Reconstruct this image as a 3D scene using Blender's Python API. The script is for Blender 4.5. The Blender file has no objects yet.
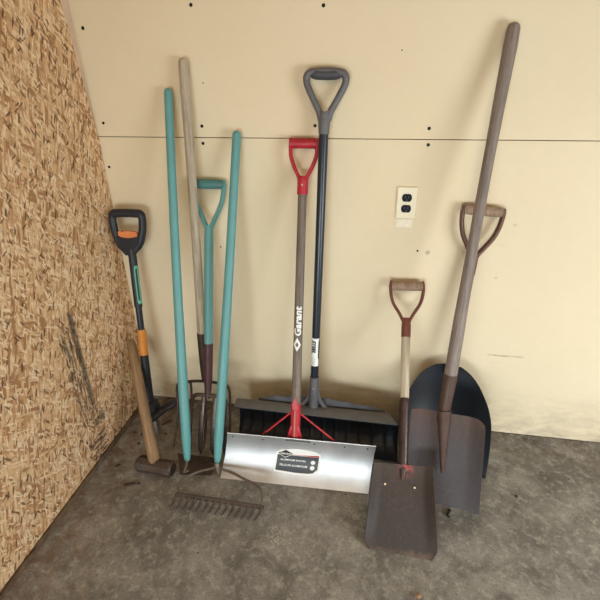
import bpy, bmesh, math, random
from mathutils import Vector, Matrix, noise
random.seed(7)
PI = math.pi
scene = bpy.context.scene
COL = scene.collection
V = Vector

# ------------------------------------------------------------------ materials
def new_mat(name):
    m = bpy.data.materials.new(name); m.use_nodes = True
    nt = m.node_tree; b = nt.nodes['Principled BSDF']
    return m, nt, b
def N(nt, t, **kw):
    n = nt.nodes.new(t)
    for k, v in kw.items():
        if k in n.inputs.keys(): n.inputs[k].default_value = v
        else: setattr(n, k, v)
    return n
def s2l(c):
    return tuple(((x/255)/12.92 if x/255 <= .04045 else ((x/255+.055)/1.055)**2.4) for x in c) + (1,)
def ramp(nt, fac, stops):
    r = nt.nodes.new('ShaderNodeValToRGB'); e = r.color_ramp.elements
    while len(e) > 1: e.remove(e[-1])
    e[0].position = stops[0][0]; e[0].color = stops[0][1]
    for p, c in stops[1:]:
        x = e.new(p); x.color = c
    nt.links.new(fac, r.inputs[0]); return r.outputs[0]
def g(v): return (v, v, v, 1)
def mixc(nt, fac, a, b, mode='MIX'):
    m = nt.nodes.new('ShaderNodeMix'); m.data_type = 'RGBA'; m.blend_type = mode
    for s, x in ((0, fac), (6, a), (7, b)):
        if hasattr(x, 'node'): nt.links.new(x, m.inputs[s])
        elif s == 0: m.inputs[0].default_value = x
        else: m.inputs[s].default_value = x
    return m.outputs[2]
def math_(nt, op, a, b=None, c=None):
    m = nt.nodes.new('ShaderNodeMath'); m.operation = op
    for i, x in enumerate((a, b, c)):
        if x is None: continue
        if hasattr(x, 'node'): nt.links.new(x, m.inputs[i])
        else: m.inputs[i].default_value = x
    return m.outputs[0]
def coords(nt, scale=(1, 1, 1), rot=(0, 0, 0), loc=(0, 0, 0)):
    t = nt.nodes.new('ShaderNodeTexCoord'); mp = nt.nodes.new('ShaderNodeMapping')
    mp.inputs['Scale'].default_value = scale; mp.inputs['Rotation'].default_value = rot; mp.inputs['Location'].default_value = loc
    nt.links.new(t.outputs['Object'], mp.inputs[0]); return mp.outputs[0]
def noise_(nt, vec, scale, detail=4, rough=.55, dist=0):
    n = nt.nodes.new('ShaderNodeTexNoise'); nt.links.new(vec, n.inputs['Vector'])
    n.inputs['Scale'].default_value = scale; n.inputs['Detail'].default_value = detail
    n.inputs['Roughness'].default_value = rough; n.inputs['Distortion'].default_value = dist
    return n.outputs[0]
def bump(nt, b, h, strength=.2, dist=.002):
    n = nt.nodes.new('ShaderNodeBump'); n.inputs['Strength'].default_value = strength; n.inputs['Distance'].default_value = dist
    nt.links.new(h, n.inputs['Height']); nt.links.new(n.outputs[0], b.inputs['Normal'])

def plain(name, rgb, rough=.5, metal=0, var=.12, scale=40, spec=.5, bmp=0):
    m, nt, b = new_mat(name); c = s2l(rgb)
    v = noise_(nt, coords(nt), scale, 5)
    lo = tuple(x*(1-var) for x in c[:3])+(1,); hi = tuple(min(1, x*(1+var)) for x in c[:3])+(1,)
    nt.links.new(ramp(nt, v, [(.3, lo), (.7, hi)]), b.inputs['Base Color'])
    b.inputs['Roughness'].default_value = rough; b.inputs['Metallic'].default_value = metal
    b.inputs['Specular IOR Level'].default_value = spec
    if bmp: bump(nt, b, v, bmp, .001)
    return m
def wood(name, light, dark, rough=.65, grain=1.0):
    m, nt, b = new_mat(name)
    v = noise_(nt, coords(nt, (90, 90, 5)), 1.6*grain, 6, .6, .6)
    w = noise_(nt, coords(nt, (6, 6, 3)), 1.5, 4)
    c = ramp(nt, v, [(.3, s2l(dark)), (.62, s2l(light))])
    d = tuple(x*.62 for x in s2l(dark)[:3])+(1,)
    c2 = mixc(nt, ramp(nt, w, [(.45, g(0)), (.75, g(.7))]), c, d)
    nt.links.new(c2, b.inputs['Base Color']); b.inputs['Roughness'].default_value = rough
    bump(nt, b, v, .35, .0012); return m
def rusty(name, base, rust, worn, rough=.6, metal=.35, amount=.5, scale=14):
    m, nt, b = new_mat(name)
    co = coords(nt)
    v = noise_(nt, co, scale, 8, .65, .4); w = noise_(nt, co, scale*6, 6, .7)
    k = noise_(nt, coords(nt, (1, 1, .25)), scale*5, 4, .6)
    c = mixc(nt, ramp(nt, v, [(amount-.15, g(0)), (amount+.15, g(1))]), s2l(base), s2l(rust))
    c = mixc(nt, ramp(nt, w, [(.56, g(0)), (.72, g(.55))]), c, s2l(worn))
    c = mixc(nt, ramp(nt, k, [(.5, g(0)), (.8, g(.4))]), c, tuple(x*.5 for x in s2l(base)[:3])+(1,))
    nt.links.new(c, b.inputs['Base Color'])
    nt.links.new(ramp(nt, v, [(.3, g(rough-.12)), (.7, g(min(1, rough+.15)))]), b.inputs['Roughness'])
    b.inputs['Metallic'].default_value = metal
    bump(nt, b, w, .3, .0012); return m

def mat_drywall():
    m, nt, b = new_mat('cream drywall paper')
    co = coords(nt)
    v = noise_(nt, co, 1.6, 3, .5); w = noise_(nt, co, 26, 6, .65); s = noise_(nt, coords(nt, (1, 1, 1.6), (0, .3, 0), (3, 1, 2)), 6.5, 7, .7, 1.2)
    c = ramp(nt, v, [(.3, s2l((226, 210, 178))), (.7, s2l((231, 216, 186)))])
    c = mixc(nt, ramp(nt, s, [(.66, g(0)), (.76, g(.35))]), c, s2l((176, 158, 128)))
    c = mixc(nt, ramp(nt, w, [(.4, g(0)), (.75, g(.16))]), c, s2l((240, 228, 196)))
    # one long dry scratch and a couple of smudges
    sx = nt.nodes.new('ShaderNodeSeparateXYZ'); nt.links.new(co, sx.inputs[0])
    sn = noise_(nt, coords(nt, (30, 1, 200)), 1.0, 4, .7)
    zl = math_(nt, 'LESS_THAN', math_(nt, 'ABSOLUTE', math_(nt, 'SUBTRACT', sx.outputs[2], SCZ)), .004)
    xl = math_(nt, 'MULTIPLY', math_(nt, 'GREATER_THAN', sx.outputs[0], SCX0), math_(nt, 'LESS_THAN', sx.outputs[0], SCX1))
    scr = math_(nt, 'MULTIPLY', math_(nt, 'MULTIPLY', zl, xl), ramp(nt, sn, [(.42, g(0)), (.55, g(.6))]))
    c = mixc(nt, scr, c, s2l((150, 120, 90)))
    for (px_, pz_, rr, colr, am) in SMUDGE:
        dd = nt.nodes.new('ShaderNodeVectorMath'); dd.operation = 'DISTANCE'; nt.links.new(co, dd.inputs[0]); dd.inputs[1].default_value = (px_, 0, pz_)
        dj = math_(nt, 'ADD', dd.outputs['Value'], math_(nt, 'MULTIPLY', math_(nt, 'SUBTRACT', w, .5), rr*1.6))
        c = mixc(nt, math_(nt, 'MULTIPLY', ramp(nt, dj, [(rr*.5, g(1)), (rr, g(0))]), am), c, s2l(colr))
    # grime splashed along the bottom few centimetres of the board
    sep = nt.nodes.new('ShaderNodeSeparateXYZ'); nt.links.new(co, sep.inputs[0])
    d = noise_(nt, coords(nt, (2, 1, 5), (0, 0, 0), (7, 0, 0)), 5, 7, .7, .5)
    low = ramp(nt, sep.outputs[2], [(0, g(1)), (.09, g(.55)), (.26, g(0))])
    dm = math_(nt, 'MULTIPLY', low, ramp(nt, d, [(.38, g(0)), (.7, g(.75))]))
    c = mixc(nt, dm, c, s2l((150, 138, 118)))
    nt.links.new(c, b.inputs['Base Color']); b.inputs['Roughness'].default_value = .78; b.inputs['Specular IOR Level'].default_value = .25
    bump(nt, b, w, .06, .001); return m

def mat_osb():
    m, nt, b = new_mat('oriented strand board')
    cols = [(232, 196, 154), (222, 182, 138), (212, 168, 124), (242, 214, 176), (200, 154, 110), (226, 188, 144), (174, 128, 88)]
    cur = None; hsum = None
    for i, (ang, sc, off) in enumerate([(.3, .9, 0), (1.3, .8, 3.1), (-.6, 1.0, 7.7), (.8, 1.25, 11.3), (-.2, 1.0, 17.9), (-1.05, 1.5, 29.1), (.35, 1.6, 23.3)]):
        # long thin flakes, each one flat Voronoi cell in a stretched and turned frame of the board plane (y, z)
        wob = nt.nodes.new('ShaderNodeTexNoise'); wob.inputs['Scale'].default_value = 9; wob.inputs['Detail'].default_value = 3
        co = coords(nt, (1, 1, 1), (ang, 0, 0), (0, off, off*.7))
        nt.links.new(co, wob.inputs['Vector'])
        add = nt.nodes.new('ShaderNodeVectorMath'); add.operation = 'MULTIPLY_ADD'
        nt.links.new(wob.outputs['Color'], add.inputs[0]); add.inputs[1].default_value = (.009, .009, .009); nt.links.new(co, add.inputs[2])
        mp = nt.nodes.new('ShaderNodeMapping'); mp.inputs['Scale'].default_value = (1, 78*sc, 15*sc); nt.links.new(add.outputs[0], mp.inputs[0])
        vo = nt.nodes.new('ShaderNodeTexVoronoi'); vo.inputs['Scale'].default_value = 1.0; vo.inputs['Randomness'].default_value = 1
        nt.links.new(mp.outputs[0], vo.inputs['Vector'])
        sep = nt.nodes.new('ShaderNodeSeparateColor'); nt.links.new(vo.outputs['Color'], sep.inputs[0])
        stops = [(j/len(cols)+.001, s2l(cc)) for j, cc in enumerate(cols)]
        cr = nt.nodes.new('ShaderNodeValToRGB'); cr.color_ramp.interpolation = 'CONSTANT'
        e = cr.color_ramp.elements
        while len(e) > 1: e.remove(e[-1])
        e[0].position, e[0].color = stops[0]
        for p, cc in stops[1:]: e.new(p).color = cc
        nt.links.new(sep.outputs[0], cr.inputs[0])
        grain = noise_(nt, mp.outputs[0], 2.6, 5, .75)
        cc = mixc(nt, ramp(nt, grain, [(.34, g(.42)), (.5, g(0))]), cr.outputs[0], s2l((104, 68, 42)))
        edge = ramp(nt, vo.outputs['Distance'], [(.6, g(0)), (.95, g(.42))])
        cc = mixc(nt, edge, cc, s2l((92, 60, 38)))
        if cur is None: cur = cc; hsum = sep.outputs[1]
        else:
            mask = ramp(nt, sep.outputs[2], [(.60, g(0)), (.62, g(1))])   # only some flakes of this layer lie on top
            cur = mixc(nt, mask, cur, cc)
            hm = nt.nodes.new('ShaderNodeMix'); nt.links.new(mask, hm.inputs[0]); nt.links.new(hsum, hm.inputs[2]); nt.links.new(sep.outputs[1], hm.inputs[3]); hsum = hm.outputs[0]
    # dark slits between flakes and a few bright splinters
    for ang, sc, off, lo, colr, amt in ((.45, 1.0, 41, .035, (84, 54, 32), .85), (-.5, 1.1, 47, .03, (92, 60, 36), .8), (1.1, 1.2, 53, .022, (84, 54, 32), .8), (.15, 1.3, 59, .06, (248, 222, 188), .7), (-.7, 1.2, 61, .05, (246, 220, 186), .7)):
        mp = nt.nodes.new('ShaderNodeMapping'); mp.inputs['Scale'].default_value = (1, 110*sc, 26*sc); nt.links.new(coords(nt, (1, 1, 1), (ang, 0, 0), (0, off, off*.3)), mp.inputs[0])
        vo = nt.nodes.new('ShaderNodeTexVoronoi'); vo.inputs['Scale'].default_value = 1; nt.links.new(mp.outputs[0], vo.inputs['Vector'])
        sep = nt.nodes.new('ShaderNodeSeparateColor'); nt.links.new(vo.outputs['Color'], sep.inputs[0])
        pick = math_(nt, 'LESS_THAN', sep.outputs[0], lo*2.2)
        core = ramp(nt, vo.outputs['Distance'], [(.30, g(1)), (.48, g(0))])
        cur = mixc(nt, math_(nt, 'MULTIPLY', math_(nt, 'MULTIPLY', pick, core), amt), cur, s2l(colr))
    # black ink marks printed on the board near its foot
    co = coords(nt); sep = nt.nodes.new('ShaderNodeSeparateXYZ'); nt.links.new(co, sep.inputs[0])
    Y, Z = sep.outputs[1], sep.outputs[2]
    def box(a, lo, hi, s):
        return math_(nt, 'MULTIPLY', math_(nt, 'MULTIPLY', math_(nt, 'SUBTRACT', a, lo), s), 1) if False else \
            math_(nt, 'MULTIPLY', ramp(nt, math_(nt, 'ADD', a, 1), [((lo+1-.012), g(0)), (lo+1, g(1))]) if lo+1 > .02 else 1.0,
                  ramp(nt, math_(nt, 'ADD', a, 1), [(hi+1, g(1)), (hi+1+.012, g(0))]) if hi+1 < .98 else 1.0)
    zz = math_(nt, 'SUBTRACT', Z, 0.0)
    def zbox(lo, hi):
        return math_(nt, 'MULTIPLY', ramp(nt, zz, [(max(lo-.012, 0), g(0)), (max(lo, .0005), g(1))]), ramp(nt, zz, [(hi, g(1)), (min(hi+.03, 1), g(0))]))
    st = noise_(nt, coords(nt, (1, 70, 12), (.35, 0, 0)), 1.4, 5, .7)
    stm = ramp(nt, st, [(.44, g(0)), (.56, g(1))])
    band = math_(nt, 'MULTIPLY', box(Y, -.47, -.386, 1), zbox(.22, .62))
    line = math_(nt, 'MULTIPLY', box(Y, -.402, -.388, 1), zbox(.27, .66))
    hs = noise_(nt, coords(nt, (1, 16, 90), (-.35, 0, 0)), 1.2, 4, .6)
    hatch = math_(nt, 'MULTIPLY', math_(nt, 'MULTIPLY', box(Y, -.47, -.37, 1), zbox(.02, .12)), ramp(nt, hs, [(.47, g(0)), (.53, g(1))]))
    hatch2 = math_(nt, 'MULTIPLY', math_(nt, 'MULTIPLY', box(Y, -.41, -.355, 1), zbox(.17, .2)), ramp(nt, hs, [(.42, g(0)), (.5, g(1))]))
    ink = math_(nt, 'MAXIMUM', math_(nt, 'MULTIPLY', band, stm), math_(nt, 'MULTIPLY', line, ramp(nt, st, [(.3, g(0)), (.4, g(1))])))
    ink = math_(nt, 'MAXIMUM', ink, math_(nt, 'MAXIMUM', hatch, hatch2))
    cur = mixc(nt, math_(nt, 'MULTIPLY', ink, .8), cur, s2l((48, 38, 36)))
    nt.links.new(cur, b.inputs['Base Color']); b.inputs['Roughness'].default_value = .6; b.inputs['Specular IOR Level'].default_value = .35
    bump(nt, b, hsum, .5, .003); return m

def mat_concrete():
    m, nt, b = new_mat('worn concrete slab')
    co = coords(nt)
    big = noise_(nt, co, 2.6, 6, .6, .5); mid = noise_(nt, co, 9, 7, .68, .4); fine = noise_(nt, co, 120, 4, .7); med = noise_(nt, coords(nt, (1, 1, 1), (0, 0, .6), (4, 2, 0)), 34, 6, .7)
    c = ramp(nt, big, [(.3, s2l((112, 109, 104))), (.5, s2l((144, 140, 133))), (.72, s2l((172, 168, 160)))])
    c = mixc(nt, ramp(nt, mid, [(.42, g(0)), (.66, g(.75))]), c, s2l((92, 88, 82)))
    c = mixc(nt, ramp(nt, med, [(.5, g(0)), (.70, g(.75))]), c, s2l((188, 184, 172)))
    c = mixc(nt, ramp(nt, fine, [(.5, g(0)), (.7, g(.5))]), c, s2l((72, 68, 62)))
    # scattered dark specks and pits
    vo = nt.nodes.new('ShaderNodeTexVoronoi'); vo.inputs['Scale'].default_value = 26; nt.links.new(co, vo.inputs['Vector'])
    sep = nt.nodes.new('ShaderNodeSeparateColor'); nt.links.new(vo.outputs['Color'], sep.inputs[0])
    r = math_(nt, 'MULTIPLY', math_(nt, 'POWER', sep.outputs[0], 6), .11)
    pit = math_(nt, 'LESS_THAN', vo.outputs['Distance'], r)
    c = mixc(nt, math_(nt, 'MULTIPLY', pit, .75), c, s2l((58, 48, 40)))
    # a sprinkle of white paint flecks
    vf = nt.nodes.new('ShaderNodeTexVoronoi'); vf.inputs['Scale'].default_value = 110; nt.links.new(co, vf.inputs['Vector'])
    dist = nt.nodes.new('ShaderNodeVectorMath'); dist.operation = 'DISTANCE'; nt.links.new(co, dist.inputs[0]); dist.inputs[1].default_value = (.80, -.655, 0)
    reg = math_(nt, 'MULTIPLY', ramp(nt, dist.outputs['Value'], [(.02, g(1)), (.10, g(0))]), .36)
    wf = math_(nt, 'LESS_THAN', vf.outputs['Distance'], reg)
    c = mixc(nt, math_(nt, 'MULTIPLY', wf, .55), c, s2l((214, 206, 190)))
    # brown dirt tracked along the foot of the board wall and behind the tools
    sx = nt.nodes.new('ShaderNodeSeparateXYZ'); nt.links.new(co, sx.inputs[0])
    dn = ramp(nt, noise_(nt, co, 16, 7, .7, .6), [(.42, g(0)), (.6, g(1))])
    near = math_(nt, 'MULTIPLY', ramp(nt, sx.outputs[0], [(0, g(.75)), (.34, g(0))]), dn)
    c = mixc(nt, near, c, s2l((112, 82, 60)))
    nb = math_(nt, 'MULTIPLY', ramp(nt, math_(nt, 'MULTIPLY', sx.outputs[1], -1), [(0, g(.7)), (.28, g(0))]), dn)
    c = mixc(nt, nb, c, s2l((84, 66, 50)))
    nt.links.new(c, b.inputs['Base Color'])
    nt.links.new(ramp(nt, mid, [(.3, g(.58)), (.7, g(.85))]), b.inputs['Roughness']); b.inputs['Specular IOR Level'].default_value = .3
    h = mixc(nt, .5, med, fine); bump(nt, b, h, .35, .002); return m

def mat_aluminium():
    m, nt, b = new_mat('rolled aluminium sheet')
    v = noise_(nt, coords(nt, (60, 2, 2)), 1.0, 3, .5); w = noise_(nt, coords(nt), 12, 5)
    nt.links.new(ramp(nt, w, [(.35, s2l((196, 196, 197))), (.7, s2l((216, 216, 217)))]), b.inputs['Base Color'])
    nt.links.new(ramp(nt, v, [(.3, g(.46)), (.7, g(.52))]), b.inputs['Roughness'])
    b.inputs['Metallic'].default_value = 1; bump(nt, b, w, .02, .0006); return m

def mat_teal(name, rgb=(98, 168, 150)):
    m, nt, b = new_mat(name)
    co = coords(nt); v = noise_(nt, coords(nt, (1, 1, .25)), 60, 6, .7); w = noise_(nt, co, 7, 3)
    c0 = s2l(rgb); dk = tuple(x*.72 for x in c0[:3])+(1,)
    c = mixc(nt, ramp(nt, w, [(.35, g(0)), (.7, g(.5))]), c0, dk)
    c = mixc(nt, ramp(nt, v, [(.62, g(0)), (.7, g(.55))]), c, s2l((92, 104, 88)))
    nt.links.new(c, b.inputs['Base Color']); b.inputs['Roughness'].default_value = .42
    bump(nt, b, v, .12, .0008); return m

def mat_blade(name, base, rust, steel, worn_lo, worn_hi, scale=13):
    """Old shovel blade: rust, greyer where it has been scraped, brighter at the worn lip (local z, metres)."""
    m, nt, b = new_mat(name); co = coords(nt)
    v = noise_(nt, co, scale, 8, .68, .5); w = noise_(nt, co, scale*7, 6, .7)
    st = noise_(nt, coords(nt, (60, 8, 4)), 1.2, 5, .65)
    sep = nt.nodes.new('ShaderNodeSeparateXYZ'); nt.links.new(co, sep.inputs[0])
    c = mixc(nt, ramp(nt, v, [(.36, g(0)), (.64, g(1))]), s2l(base), s2l(rust))
    zz = math_(nt, 'ADD', math_(nt, 'ADD', sep.outputs[2], .5), math_(nt, 'MULTIPLY', math_(nt, 'SUBTRACT', v, .5), .12))
    c = mixc(nt, ramp(nt, zz, [(worn_lo+.5, g(.8)), (worn_hi+.5, g(0))]), c, s2l(steel))
    c = mixc(nt, ramp(nt, w, [(.52, g(0)), (.72, g(.32))]), c, s2l((118, 96, 82)))
    c = mixc(nt, ramp(nt, st, [(.5, g(0)), (.75, g(.2))]), c, tuple(x*.5 for x in s2l(base)[:3])+(1,))
    nt.links.new(c, b.inputs['Base Color']); b.inputs['Metallic'].default_value = .12; b.inputs['Specular IOR Level'].default_value = .35
    nt.links.new(ramp(nt, v, [(.3, g(.56)), (.7, g(.78))]), b.inputs['Roughness'])
    bump(nt, b, w, .25, .001); return m, nt, b, co, sep

SCZ, SCX0, SCX1 = .394, 1.52, 1.66
SMUDGE = [(1.243, .817, .010, (150, 150, 120), .7), (1.155, .62, .006, (190, 170, 130), .5), (1.526, .934, .005, (170, 150, 120), .6), (1.497, .730, .006, (176, 156, 124), .5)]
M = {}
M['drywall'] = mat_drywall(); M['osb'] = mat_osb(); M['concrete'] = mat_concrete()
M['alu'] = mat_aluminium()
M['teal'] = mat_teal('chipped teal paint', (100, 160, 160)); M['teal_dark'] = mat_teal('teal grip paint', (80, 132, 132))
M['gap'] = plain('dark gap behind boards', (52, 40, 30), .9)
M['foot_shade'] = plain('painted foot shade', (104, 82, 62), .85, var=.35, scale=30, bmp=.4)  # dark brown standing in for shade under the strand board
M['stud'] = plain('pale stud timber', (214, 190, 166), .7, var=.12, scale=18)
M['screw'] = plain('dark screw steel', (26, 22, 20), .45, .6)
M['plate'] = plain('ivory plastic plate', (236, 226, 196), .4, var=.03)
M['socket'] = plain('navy black plastic', (20, 20, 30), .6, var=.1, spec=.2)
M['slot'] = plain('slot black', (96, 96, 104), .5)
M['patch'] = plain('pale filler', (238, 230, 208), .8, var=.06, scale=60)
M['black'] = plain('black nylon', (32, 35, 44), .45, var=.15)
M['black_matte'] = plain('matte black plastic', (33, 38, 48), .45, var=.2, scale=25)
M['scoop_black'] = plain('black scoop plastic', (27, 33, 41), .40, var=.2, scale=9)
M['lip'] = plain('black plastic painted lit', (98, 96, 94), .62, var=.14, scale=20)  # grey puts the light from above into the black lip's colour
M['grey'] = plain('grey cast plastic', (98, 97, 99), .45, var=.1)
M['grey_dark'] = plain('dark grey rubber', (66, 66, 72), .55, var=.1)
M['tube_black'] = plain('black enamelled tube', (32, 39, 50), .3, var=.1)
M['red'] = plain('red plastic', (178, 38, 52), .42, var=.1)
M['red_steel'] = plain('red painted steel', (186, 48, 58), .4, var=.15)
M['red_worn'] = rusty('worn red steel', (132, 74, 62), (112, 70, 58), (160, 120, 102), .5, .3)
M['orange'] = plain('orange plastic', (214, 136, 50), .45, var=.1)
M['orange_soft'] = plain('orange trigger', (226, 136, 82), .45, var=.08)
M['mint'] = plain('mint print', (96, 190, 160), .5, var=.1)
M['white'] = plain('white print', (240, 240, 236), .5, var=.02)
M['charcoal'] = plain('charcoal print', (44, 46, 50), .45, var=.05)
M['ink'] = plain('black print', (22, 22, 24), .5, var=.05)
M['pale_grey'] = plain('pale grey print', (196, 198, 200), .5, var=.03)
M['wood_grey'] = wood('weathered ash wood', (198, 184, 162), (150, 134, 114))
M['wood_brown'] = wood('aged brown wood', (172, 144, 120), (124, 100, 82))
M['wood_shaft'] = wood('grey brown hardwood', (134, 120, 108), (98, 86, 78))
M['wood_yellow'] = wood('worn hickory', (166, 134, 98), (122, 94, 68))
M['wood_pale'] = wood('pale bare wood', (204, 190, 166), (164, 148, 124))
M['wood_long'] = wood('dark weathered wood', (150, 136, 126), (108, 96, 90))
M['rust'] = rusty('dark rusted iron', (74, 64, 58), (92, 74, 62), (138, 124, 112), .6, .45)
M['iron'] = rusty('dark forged iron', (62, 55, 52), (84, 66, 56), (136, 128, 122), .5, .6)
M['tine'] = rusty('polished tine steel', (84, 78, 76), (92, 74, 64), (160, 156, 154), .36, .75)
M['maroon'] = rusty('maroon painted socket', (84, 50, 54), (74, 46, 46), (110, 80, 76), .5, .25)
M['strap'] = rusty('brown steel strap', (112, 82, 72), (98, 68, 58), (150, 122, 108), .45, .4)
M['rust_socket'] = rusty('brown rusted socket', (88, 68, 58), (80, 58, 48), (124, 100, 88), .55, .3)
M['dark_socket'] = rusty('dark steel socket', (66, 56, 54), (78, 60, 54), (130, 114, 108), .38, .55)
M['bow'] = rusty('dull bow steel', (142, 132, 120), (116, 98, 84), (176, 166, 154), .4, .65)
M['claw'] = plain('grey claw steel', (120, 114, 106), .5, .4, var=.15)
M['debris'] = plain('dark brown chip', (62, 46, 36), .85, var=.3)
M['scrap'] = plain('black scrap', (24, 22, 22), .6)
M['pebble'] = plain('tan pebble', (150, 120, 88), .8, var=.25, scale=90)
M['silver'] = plain('bright rivet', (200, 196, 190), .3, .8)

bi, nt, b, co, sep = mat_blade('rusted shovel plate', (66, 58, 54), (78, 64, 58), (70, 65, 64), -.22, .02)
# remains of red paint under the socket and a scraped lip along the bottom edge
d = nt.nodes.new('ShaderNodeVectorMath'); d.operation = 'DISTANCE'; nt.links.new(co, d.inputs[0]); d.inputs[1].default_value = (.006, -.035, .004)
pr = noise_(nt, co, 55, 6, .7, .8)
base = b.inputs['Base Color'].links[0].from_socket
redm = math_(nt, 'MULTIPLY', ramp(nt, d.outputs['Value'], [(.010, g(1)), (.040, g(0))]), ramp(nt, pr, [(.40, g(0)), (.56, g(.85))]))
c1 = mixc(nt, redm, base, s2l((206, 92, 86)))
lip = math_(nt, 'MULTIPLY', ramp(nt, math_(nt, 'ADD', math_(nt, 'ADD', sep.outputs[2], .5), math_(nt, 'MULTIPLY', math_(nt, 'SUBTRACT', pr, .5), .06)), [(.228, g(1)), (.262, g(0))]), .65)
c1 = mixc(nt, lip, c1, s2l((146, 122, 102)))
nt.links.new(c1, b.inputs['Base Color'])
M['blade_small'] = bi
M['blade_long'] = mat_blade('brown and grey shovel plate', (82, 64, 56), (98, 72, 60), (76, 75, 79), -.16, .10, 11)[0]

# ------------------------------------------------------------------ mesh helpers
def new_obj(name, verts, faces, mat, parent=None, smooth=35, mats=None, fmat=None):
    me = bpy.data.meshes.new(name); me.from_pydata([tuple(v) for v in verts], [], faces); me.validate()
    for m_ in (mats or [mat]): me.materials.append(m_)
    if fmat:
        for p, i in zip(me.polygons, fmat): p.material_index = i
    bm = bmesh.new(); bm.from_mesh(me); bmesh.ops.recalc_face_normals(bm, faces=bm.faces); bm.to_mesh(me); bm.free()
    if smooth is not None:
        me.polygons.foreach_set('use_smooth', [True]*len(me.polygons)); me.set_sharp_from_angle(angle=math.radians(smooth))
    o = bpy.data.objects.new(name, me); COL.objects.link(o)
    if parent is not None: o.parent = parent
    return o
class Geo:
    def __init__(s): s.v = []; s.f = []
    def add(s, v, f):
        k = len(s.v); s.v += [V(x) for x in v]; s.f += [tuple(i+k for i in q) for q in f]; return s
    def obj(s, name, mat, parent=None, smooth=35): return new_obj(name, s.v, s.f, mat, parent, smooth)

def catmull(pts, n=6):
    P = [V(p) for p in pts]; P = [2*P[0]-P[1]]+P+[2*P[-1]-P[-2]]; out = []
    for i in range(1, len(P)-2):
        a, b_, c, d_ = P[i-1:i+3]
        for k in range(n):
            t = k/n
            out.append(.5*((2*b_)+(c-a)*t+(2*a-5*b_+4*c-d_)*t*t+(3*b_-a-3*c+d_)*t**3))
    out.append(P[-2]); return out
def tube(path, rad, seg=14, hint=(0, 1, 0), flat=1.0, cap=True):
    """Swept tube. rad: one radius or one per point; flat squeezes it along the hint direction."""
    P = [V(p) for p in path]; n = len(P)
    R = rad if isinstance(rad, (list, tuple)) else [rad]*n
    vs = []; h = V(hint)
    for i in range(n):
        t = (P[min(i+1, n-1)]-P[max(i-1, 0)]).normalized()
        y = (h-t*h.dot(t))
        if y.length < 1e-4: y = V((1, 0, 0))-t*t.x
        y.normalize(); x = y.cross(t)
        for k in range(seg):
            a = 2*PI*k/seg; vs.append(P[i]+R[i]*(math.cos(a)*x+flat*math.sin(a)*y))
    fs = [(i*seg+k, i*seg+(k+1) % seg, (i+1)*seg+(k+1) % seg, (i+1)*seg+k) for i in range(n-1) for k in range(seg)]
    if cap: fs += [tuple(reversed(range(seg))), tuple(range((n-1)*seg, n*seg))]
    return vs, fs
def lerp_r(stops, n):
    out = []
    for i in range(n):
        t = i/(n-1)
        for (a, ra), (b_, rb) in zip(stops, stops[1:]):
            if t <= b_+1e-9:
                out.append(ra+(rb-ra)*((t-a)/(b_-a) if b_ > a else 0)); break
    return out
def rod(z0, z1, stops, seg=18, round_top=True, round_bot=False, bow=(0, 0), flat=1.0):
    """Turned handle along local z with a radius profile, domed ends and an optional slight bow."""
    zs = []; rs = []; n = 24
    prof = lerp_r(stops, n+1)
    r0, r1 = prof[0], prof[-1]
    if round_bot: zs += [z0-r0*.0+r0*(1-math.cos(a)) for a in (0.25, .6, 1.0, 1.3)]; rs += [r0*math.sin(a) for a in (0.25, .6, 1.0, 1.3)]
    a0 = z0+(r0 if round_bot else 0); a1 = z1-(r1 if round_top else 0)
    for i in range(n+1): zs.append(a0+(a1-a0)*i/n); rs.append(prof[i])
    if round_top: zs += [a1+r1*math.sin(a) for a in (.3, .6, .95, 1.3)]; rs += [r1*math.cos(a) for a in (.3, .6, .95, 1.3)]
    pts = []
    for z in zs:
        t = (z-z0)/(z1-z0); s = math.sin(PI*min(1, max(0, t)))
        pts.append((bow[0]*s, bow[1]*s, z))
    return tube(pts, rs, seg, flat=flat)
def box(x0, x1, y0, y1, z0, z1):
    v = [(x, y, z) for x in (x0, x1) for y in (y0, y1) for z in (z0, z1)]
    return v, [(0, 1, 3, 2), (4, 6, 7, 5), (0, 4, 5, 1), (2, 3, 7, 6), (0, 2, 6, 4), (1, 5, 7, 3)]
def bevel(o, w, seg=2):
    m = o.modifiers.new('bevel', 'BEVEL'); m.width = w; m.segments = seg; m.limit_method = 'ANGLE'; return o
def sheet(nu, nv, fn, th):
    """Curved plate of real thickness over (u, v) in 0..1."""
    P = [[V(fn(i/nu, j/nv)) for j in range(nv+1)] for i in range(nu+1)]
    def nrm(i, j):
        a = P[min(i+1, nu)][j]-P[max(i-1, 0)][j]; b_ = P[i][min(j+1, nv)]-P[i][max(j-1, 0)]
        n = a.cross(b_); return n.normalized() if n.length > 1e-9 else V((0, -1, 0))
    top = [P[i][j] for i in range(nu+1) for j in range(nv+1)]
    bot = [P[i][j]-nrm(i, j)*th for i in range(nu+1) for j in range(nv+1)]
    K = len(top); w = nv+1; f = []
    for i in range(nu):
        for j in range(nv):
            q = (i*w+j, (i+1)*w+j, (i+1)*w+j+1, i*w+j+1); f.append(q); f.append(tuple(K+x for x in reversed(q)))
    rim = [i*w for i in range(nu+1)]+[nu*w+j for j in range(1, nv+1)]+[i*w+nv for i in range(nu-1, -1, -1)]+[j for j in range(nv-1, 0, -1)]
    for a, b_ in zip(rim, rim[1:]+rim[:1]): f.append((b_, a, K+a, K+b_))
    return top+bot, f
def prism(poly, y0, y1):
    """Outline in (x, z) extruded along y."""
    n = len(poly); v = [(p[0], y0, p[1]) for p in poly]+[(p[0], y1, p[1]) for p in poly]
    return v, [tuple(range(n)), tuple(reversed(range(n, 2*n)))]+[(i, (i+1) % n, n+(i+1) % n, n+i) for i in range(n)]
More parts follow.
